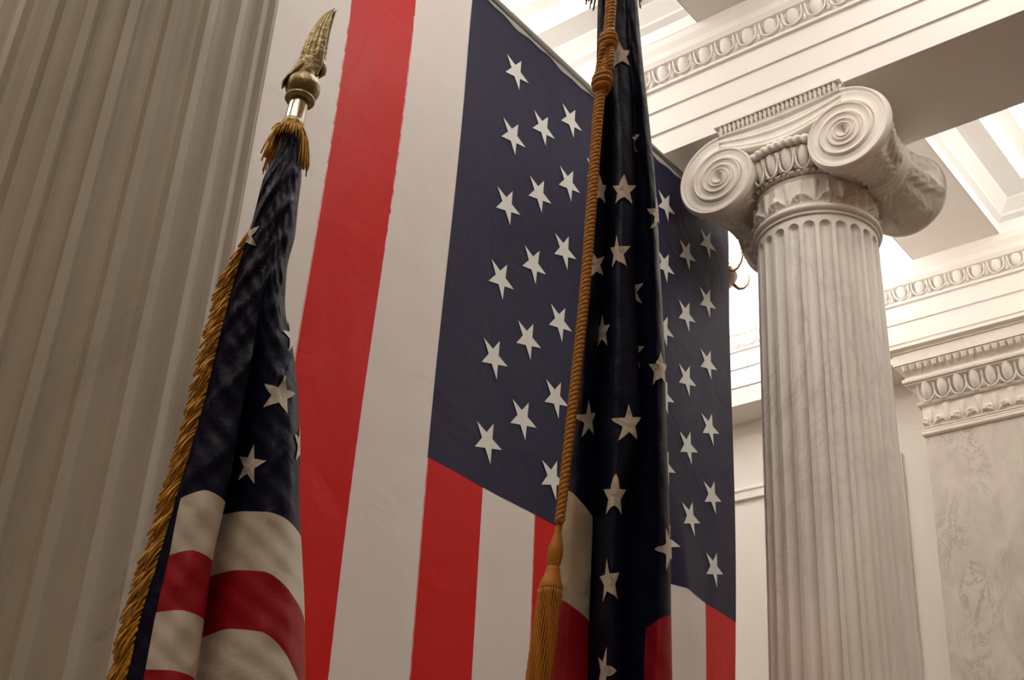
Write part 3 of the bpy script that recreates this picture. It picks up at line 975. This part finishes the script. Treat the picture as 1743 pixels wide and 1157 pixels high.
# tassel collar round the top of the cloth
L = []
for i in range(110):
    a = 2 * PI * i / 110 + random.uniform(-.05, .05)
    p = QA + zf * (-42 * k_) + (xf * math.cos(a) + yf * math.sin(a)) * 19 * k_
    rad_ = (xf * math.cos(a) + yf * math.sin(a))
    ln = random.uniform(38, 66) * k_ * (1.3 if math.cos(a) < -.6 or math.cos(a) > .8 else .55)
    L.append((p, rad_ * random.uniform(14, 30) * k_ - zf * ln * .15, -rad_ * 6 * k_ - np.array([0, 0, 1]) * ln * .85))
mb = MB(); strands(mb, L, .0018, 4, 7)
for i in range(3):
    mb.tube([QA + zf * (-38 - 4 * i) * k_ + (xf * math.cos(a) + yf * math.sin(a)) * (18.5 + i) * k_ for a in np.linspace(0, 2 * PI, 25)], .0028, 6, False)
tag(keep(mb.build('collar_fringe', 'gold_fringe', None, True), flagA), kind='stuff')

# ---- second furled flag with the cord
QB, axB = pole_line((1050, -60), (1040, 1157), 1.60)
_nB = np.array([-QB[0], -QB[1], 0]) / math.hypot(QB[0], QB[1])
poleB, footB = pole_with_base('flagpole', QB - _nB * .047, axB, .09, .12, 'flagpole wrapped inside the dark furled flag with the gold cord')
rowsB = [-140, -60, 0, 100, 200, 330, 450, 600, 720, 850, 950, 1050, 1157, 1350, 1600]
XBq_ = [
 [1030, 1022, 1018, 1016, 1013, 1006, 998, 984, 975, 958, 950, 944, 938, 925, 905],     # 0 left edge
 [1032, 1025, 1022, 1021, 1019, 1015, 1008, 996, 988, 978, 970, 965, 960, 950, 935],    # 1 left lobe crest
 [1035, 1030, 1028, 1030, 1030, 1029, 1026, 1016, 1010, 1009, 1006, 1002, 1000, 992, 980],  # 2 left lobe right side
 [1037, 1033, 1031, 1032, 1034, 1034, 1032, 1026, 1018, 1014, 1012, 1010, 1010, 1005, 995], # 3 valley
 [1040, 1037, 1036, 1039, 1042, 1042, 1038, 1032, 1028, 1024, 1022, 1020, 1018, 1015, 1010], # 4 middle lobe, left
 [1046, 1046, 1048, 1053, 1057, 1060, 1056, 1054, 1052, 1046, 1042, 1040, 1036, 1034, 1030], # 5 middle lobe, crest
 [1052, 1056, 1061, 1068, 1075, 1082, 1080, 1086, 1088, 1066, 1060, 1058, 1056, 1054, 1050], # 6 middle lobe, right
 [1055, 1060, 1066, 1072, 1080, 1088, 1088, 1094, 1097, 1090, 1082, 1080, 1078, 1076, 1072], # 7 valley
 [1060, 1067, 1073, 1080, 1088, 1098, 1104, 1106, 1108, 1106, 1104, 1100, 1096, 1096, 1094], # 8 right lobe, left
 [1064, 1073, 1080, 1088, 1097, 1108, 1115, 1120, 1122, 1124, 1126, 1124, 1122, 1122, 1122], # 9 right lobe, crest
 [1067, 1078, 1084, 1093, 1104, 1116, 1122, 1130, 1133, 1137, 1139, 1141, 1143, 1146, 1150], # 10 right edge
 [1058, 1062, 1066, 1070, 1075, 1080, 1082, 1082, 1080, 1075, 1072, 1070, 1068, 1060, 1055], # 11 back
 [1042, 1038, 1036, 1036, 1036, 1035, 1032, 1028, 1022, 1012, 1005, 1000, 995, 985, 975],   # 12 back
]
for i_ in range(5, 15):
    XBq_[3][i_] = XBq_[2][i_] - 5; XBq_[7][i_] = XBq_[6][i_] - 8
XBq = XBq_
OB = [
 mm(0, 0, 0, 0, 0, 0, 0, 0, 0, 0, 0, 0, 0, 0, 0),
 mm(14, 15, 16, 18, 20, 22, 24, 25, 26, 28, 28, 28, 28, 28, 28),
 mm(18, 18, 18, 16, 12, 8, 5, 0, -2, -4, -5, -5, -5, -5, -5),
 mm(18, 16, 13, 6, -4, -14, -18, -22, -24, -26, -28, -28, -28, -28, -28),
 mm(21, 22, 22, 20, 16, 14, 12, 12, 12, 12, 12, 12, 12, 12, 12),
 mm(23, 26, 28, 32, 36, 38, 40, 42, 44, 46, 46, 46, 46, 46, 46),
 mm(22, 22, 22, 22, 20, 16, 14, 16, 16, 10, 8, 8, 8, 8, 8),
 mm(19, 17, 15, 10, 0, -8, -14, -18, -20, -22, -22, -22, -22, -22, -22),
 mm(16, 15, 14, 12, 8, 6, 4, 4, 4, 4, 4, 4, 4, 4, 4),
 mm(9, 10, 11, 14, 16, 18, 20, 22, 24, 24, 24, 24, 24, 24, 24),
 mm(0, -2, -4, -8, -8, -8, -8, -8, -8, -8, -8, -8, -8, -8, -8),
 mm(-70, -70, -70, -70, -70, -72, -72, -72, -74, -74, -74, -74, -74, -74, -74),
 mm(-70, -70, -70, -70, -70, -72, -72, -72, -74, -74, -74, -74, -74, -74, -74),
]
def wrB(c, y):
    return .0010 * math.sin(y * .035 + c * 2.2) + .0007 * math.sin(y * .08 - c * 4)
dB = Drape(QB, rowsB, XBq, OB, wrB)
flagB = empty('flag', tuple(QB - np.array([0, 0, .9])))
tag(flagB, 'dark blue furled flag with white stars hanging behind the gold tasselled cord', 'flag')
lb1 = lambda c: hermite([0, 1, 2, 3], [826, 842, 880, 905], max(0, min(3, c)))
lb2 = lambda c: hermite([0, 1, 2, 3], [1014, 1026, 1056, 1075], max(0, min(3, c)))
rb1 = lambda c: hermite([8, 9, 10], [1068, 1052, 1044], max(8, min(10, c)))
topB = lambda c: -120.0
mb = MB()
mb.grid(dB.panel(0, 2.6, topB, lb1, 30, 70))
mb.grid(dB.panel(2.6, 8, topB, bot, 60, 110))
mb.grid(dB.panel(8, 10, topB, rb1, 24, 80))
mb.grid(dB.panel(10, 13, topB, bot, 16, 60))
keep(mb.build('canton', 'nylon_blue', None, True, 1e-5), flagB)
def one(P):
    q = MB(); q.grid(P); return q.VF()
keep(obj('stripe', one(dB.panel(0, 2.6, lb1, lb2, 30, 20)), 'cream_white', None, True), flagB)
keep(obj('stripe', one(dB.panel(0, 2.6, lb2, lambda c: lb2(c) + 190, 30, 20)), 'nylon_red', None, True), flagB)
keep(obj('stripe', one(dB.panel(0, 2.6, lambda c: lb2(c) + 190, bot, 30, 30)), 'cream_white', None, True), flagB)
keep(obj('stripe', one(dB.panel(8, 10, rb1, lambda c: rb1(c) + 190, 24, 20)), 'nylon_red', None, True), flagB)
keep(obj('stripe', one(dB.panel(8, 10, lambda c: rb1(c) + 190, bot, 24, 30)), 'cream_white', None, True), flagB)
for c, y, rot in ((5.25, 95, .1), (6.6, 240, .1), (5.1, 325, .0), (1.3, 325, .05), (9.55, 365, .0), (4.7, 430, .05), (1.2, 452, .3), (7.0, 497, 0.2),
                  (3.7, 565, .1), (6.8, 600, 0), (9.2, 630, 0), (5.45, 722, .05), (1.5, 715, .1), (5.0, 845, .0), (9.5, 935, .3), (4.7, 990, .1), (4.6, 1142, -.3)):
    keep(obj('star', dB.star(c, y, .030, rot), 'nylon_star', None, True, 1e-6), flagB)
# collar fringe bits at the top
kB = ((QB - CAM) @ _fw) / FPX
L = []
for i in range(90):
    a = 2 * PI * i / 90
    rd = _r0 * math.cos(a) - dB.n * math.sin(a)
    p = dB.pt(5, -70) - dB.n * .03 + rd * .024
    ln = random.uniform(.035, .06) * (1.25 if abs(math.cos(a)) > .7 else .6)
    L.append((p, rd * random.uniform(.016, .026), -rd * .004 + np.array([0, 0, -ln])))
mb = MB(); strands(mb, L, .0018, 4, 6); tag(keep(mb.build('collar_fringe', 'gold_fringe', None, True), flagB), kind='stuff')

# ---- gold cord with knots and a tassel
cord = empty('tasselled_cord', tuple(QB + dB.n * .06 - np.array([0, 0, .4])))
tag(cord, 'twisted gold cord with two knots and a bell shaped tassel', 'cord')
def cpt(x, y, off):
    d = ray(x, y); return CAM + d * (((QB - CAM) @ dB.n + off) / (d @ dB.n))
ckx = [1046, 1043, 1040, 1036, 1030, 1021, 1014, 1003, 991, 978, 966, 956, 951]
cky = [-110, -50, 0, 60, 110, 165, 250, 400, 540, 660, 770, 860, 900]
def cord_c(y): return cpt(hermite(cky, ckx, y), y, .052)
cpath = [cord_c(y) for y in np.linspace(-110, 896, 900)]
seglen = np.concatenate([[0], np.cumsum([np.linalg.norm(cpath[i + 1] - cpath[i]) for i in range(899)])])
def twisted(mb, path, sl, r_, rs, pitch, strands_=2, sides=6, taper=None):
    for k in range(strands_):
        pts = []; rr = []
        n_ = int(sl[-1] / pitch * 9)
        for q in range(n_ + 1):
            s_ = sl[-1] * q / n_
            p = np.array([np.interp(s_, sl, [c[j] for c in path]) for j in range(3)])
            ph = 2 * PI * s_ / pitch + 2 * PI * k / strands_
            f_ = 1 if taper is None else taper(s_ / sl[-1])
            pts.append(p + f_ * r_ * (math.cos(ph) * _r0 + math.sin(ph) * dB.n)); rr.append(rs * f_)
        mb.tube(pts, rr, sides)
mb = MB(); twisted(mb, cpath[::6], seglen[::6], .0041, .0050, .021, 3, 6, lambda t: 1.12 - .35 * t)
keep(mb.build('rope', 'gold_cord', None, True), cord)
def knot(y0, y1, rmax, turns):
    mb = MB(); pts = []
    for q in range(turns * 16 + 1):
        t = q / (turns * 16)
        y = y0 + (y1 - y0) * t
        c_ = cord_c(y); a = 2 * PI * turns * t
        rr = rmax * (.62 + .38 * math.sin(PI * t))
        pts.append(c_ + rr * (math.cos(a) * _r0 + math.sin(a) * dB.n) + np.array([0, 0, .002 * math.sin(2 * a)]))
    mb.tube(pts, .0052, 7)
    return mb
keep(knot(58, 84, .0115, 4).build('knot', 'gold_cord', None, True), cord)
keep(knot(122, 156, .012, 4).build('knot', 'gold_cord', None, True), cord)
mb = MB()
for dx, ph in ((-9, 0), (0, 2), (8, 4)):
    pth = [cpt(hermite(cky, ckx, y) + dx * math.sin(PI * (y - 66) / 84) ** .5, y, .056 + .004 * math.sin(y * .1 + ph)) for y in np.linspace(67, 149, 30)]
    sl = np.concatenate([[0], np.cumsum([np.linalg.norm(pth[i + 1] - pth[i]) for i in range(29)])])
    twisted(mb, pth, sl, .0028, .0034, .014, 2, 6)
keep(mb.build('loop', 'gold_cord', None, True), cord)
# tassel: hangs straight down from the end of the cord
T0 = cord_c(896); kT = ((T0 - CAM) @ _fw) / FPX
tas = empty('tassel'); keep(tas, cord)
tz = np.array([0, 0, 1.0])
def tpt(xp, yp, a, r_):
    """point at picture row yp on the tassel axis plus radius"""
    c_ = cpt(xp, yp, .05); return c_ + r_ * (math.cos(a) * _r0 + math.sin(a) * dB.n)
tx = lambda y: 951 + (y - 896) * (-30.0 / 225)
def tlathe(prof, seg=32, wob=0.0, nw=0):
    mb = MB()
    mb.grid([[tpt(tx(y), y, 2 * PI * i / seg, r_ * kT * (1 + wob * math.cos(nw * 2 * PI * i / seg))) for r_, y in prof] for i in range(seg)], closed_u=True)
    return mb
tas.matrix_parent_inverse = Matrix.Translation(Vector(cord.location)).inverted()
o = tlathe([(1, 892), (5, 893), (6.5, 898), (6, 906), (9, 918), (12.5, 932), (13.5, 944), (12, 956), (10, 964), (10, 968)]).build('head', 'gold_tassel', tas, True)
o = tlathe([(9, 964), (11.5, 967), (12, 971), (14, 980), (18, 991), (20.5, 1000), (20.5, 1005), (18, 1009)]).build('bell', 'gold_tassel', tas, True)
o = tlathe([(15, 1004), (17, 1008), (16.5, 1060), (16.5, 1120), (16.5, 1190), (0.1, 1192)], 48).build('skirt_shade_core', 'pole_wood', tas, True)  # dark core puts the shade between the strands into colour
mb = MB()
for i in range(34):
    a = 2 * PI * i / 34
    pts = [tpt(tx(y), y, a + .05 * math.sin(y * .05 + i), (19.3 + .6 * math.sin(y * .35 + i * 2)) * kT) for y in np.linspace(1005, 1200 + random.uniform(-6, 6), 26)]
    mb.tube(pts, 1.75 * kT, 6)
tag(mb.build('skirt', 'gold_tassel', tas, True), kind='stuff')

# ------------------------------------------------------------------ hanging bowl lamps, one glimpsed, three unseen and added to light the bays
def hanging_lamp(loc, label, globe=True):
    lamp = empty('hanging_lamp', loc)
    tag(lamp, label, 'lamp', 'bronze bowl lamps in the ceiling bays')
    mb = MB(); mb.lathe([(0, -.075), (.05, -.07), (.13, -.04), (.21, .015), (.235, .05), (.225, .06), (.19, .03), (.1, -.02), (0, -.04)], 32); mb.build('bowl', 'lamp_bronze', lamp, True)
    mb = MB(); mb.ellipsoid((0, 0, .07), .16, .16, .09, 20, 10); mb.build('opal_globe', 'opal_glass', lamp, True)
    for k in range(3):
        a = 2 * PI * k / 3 + .2
        mb = MB(); n = 9
        for q in range(n):
            t0, t1 = q / n, (q + .8) / n
            A_ = np.array([.22 * math.cos(a) * (1 - t0), .22 * math.sin(a) * (1 - t0), .05 + .45 * t0]); B_ = np.array([.22 * math.cos(a) * (1 - t1), .22 * math.sin(a) * (1 - t1), .05 + .45 * t1])
            mb.tube([A_, B_], .007, 6)
        mb.build('chain', 'lamp_bronze', lamp, True)
    for k in range(6):
        a = 2 * PI * k / 6 - .15
        ca, sa = math.cos(a), math.sin(a)
        mb = MB(); mb.tube([np.array([ca * r_, sa * r_, z]) for r_, z in ((.22, .03), (.26, .0), (.30, .01), (.335, .05), (.35, .10), (.34, .13))], [.014, .012, .009, .008, .007, .01], 7)
        mb.build('scroll_arm', 'lamp_bronze', lamp, True)
    mb = MB(); mb.tube([(0, 0, .45), (0, 0, ZC - loc[2])], .008, 6); mb.build('stem', 'lamp_bronze', lamp, True)
    return lamp
hanging_lamp((-4.30, 7.35, 6.82), 'bronze bowl lamp glimpsed between the hanging flag and the column')
hanging_lamp((-4.75, 3.5, 6.85), 'unseen bronze bowl lamp added for light behind the huge hanging flag')
hanging_lamp((-.5, 3.55, 6.85), 'unseen bronze bowl lamp added for light over the hall before the column')
hanging_lamp((-.5, 7.4, 6.9), 'unseen bronze bowl lamp added for light beside the rear wall pilaster')
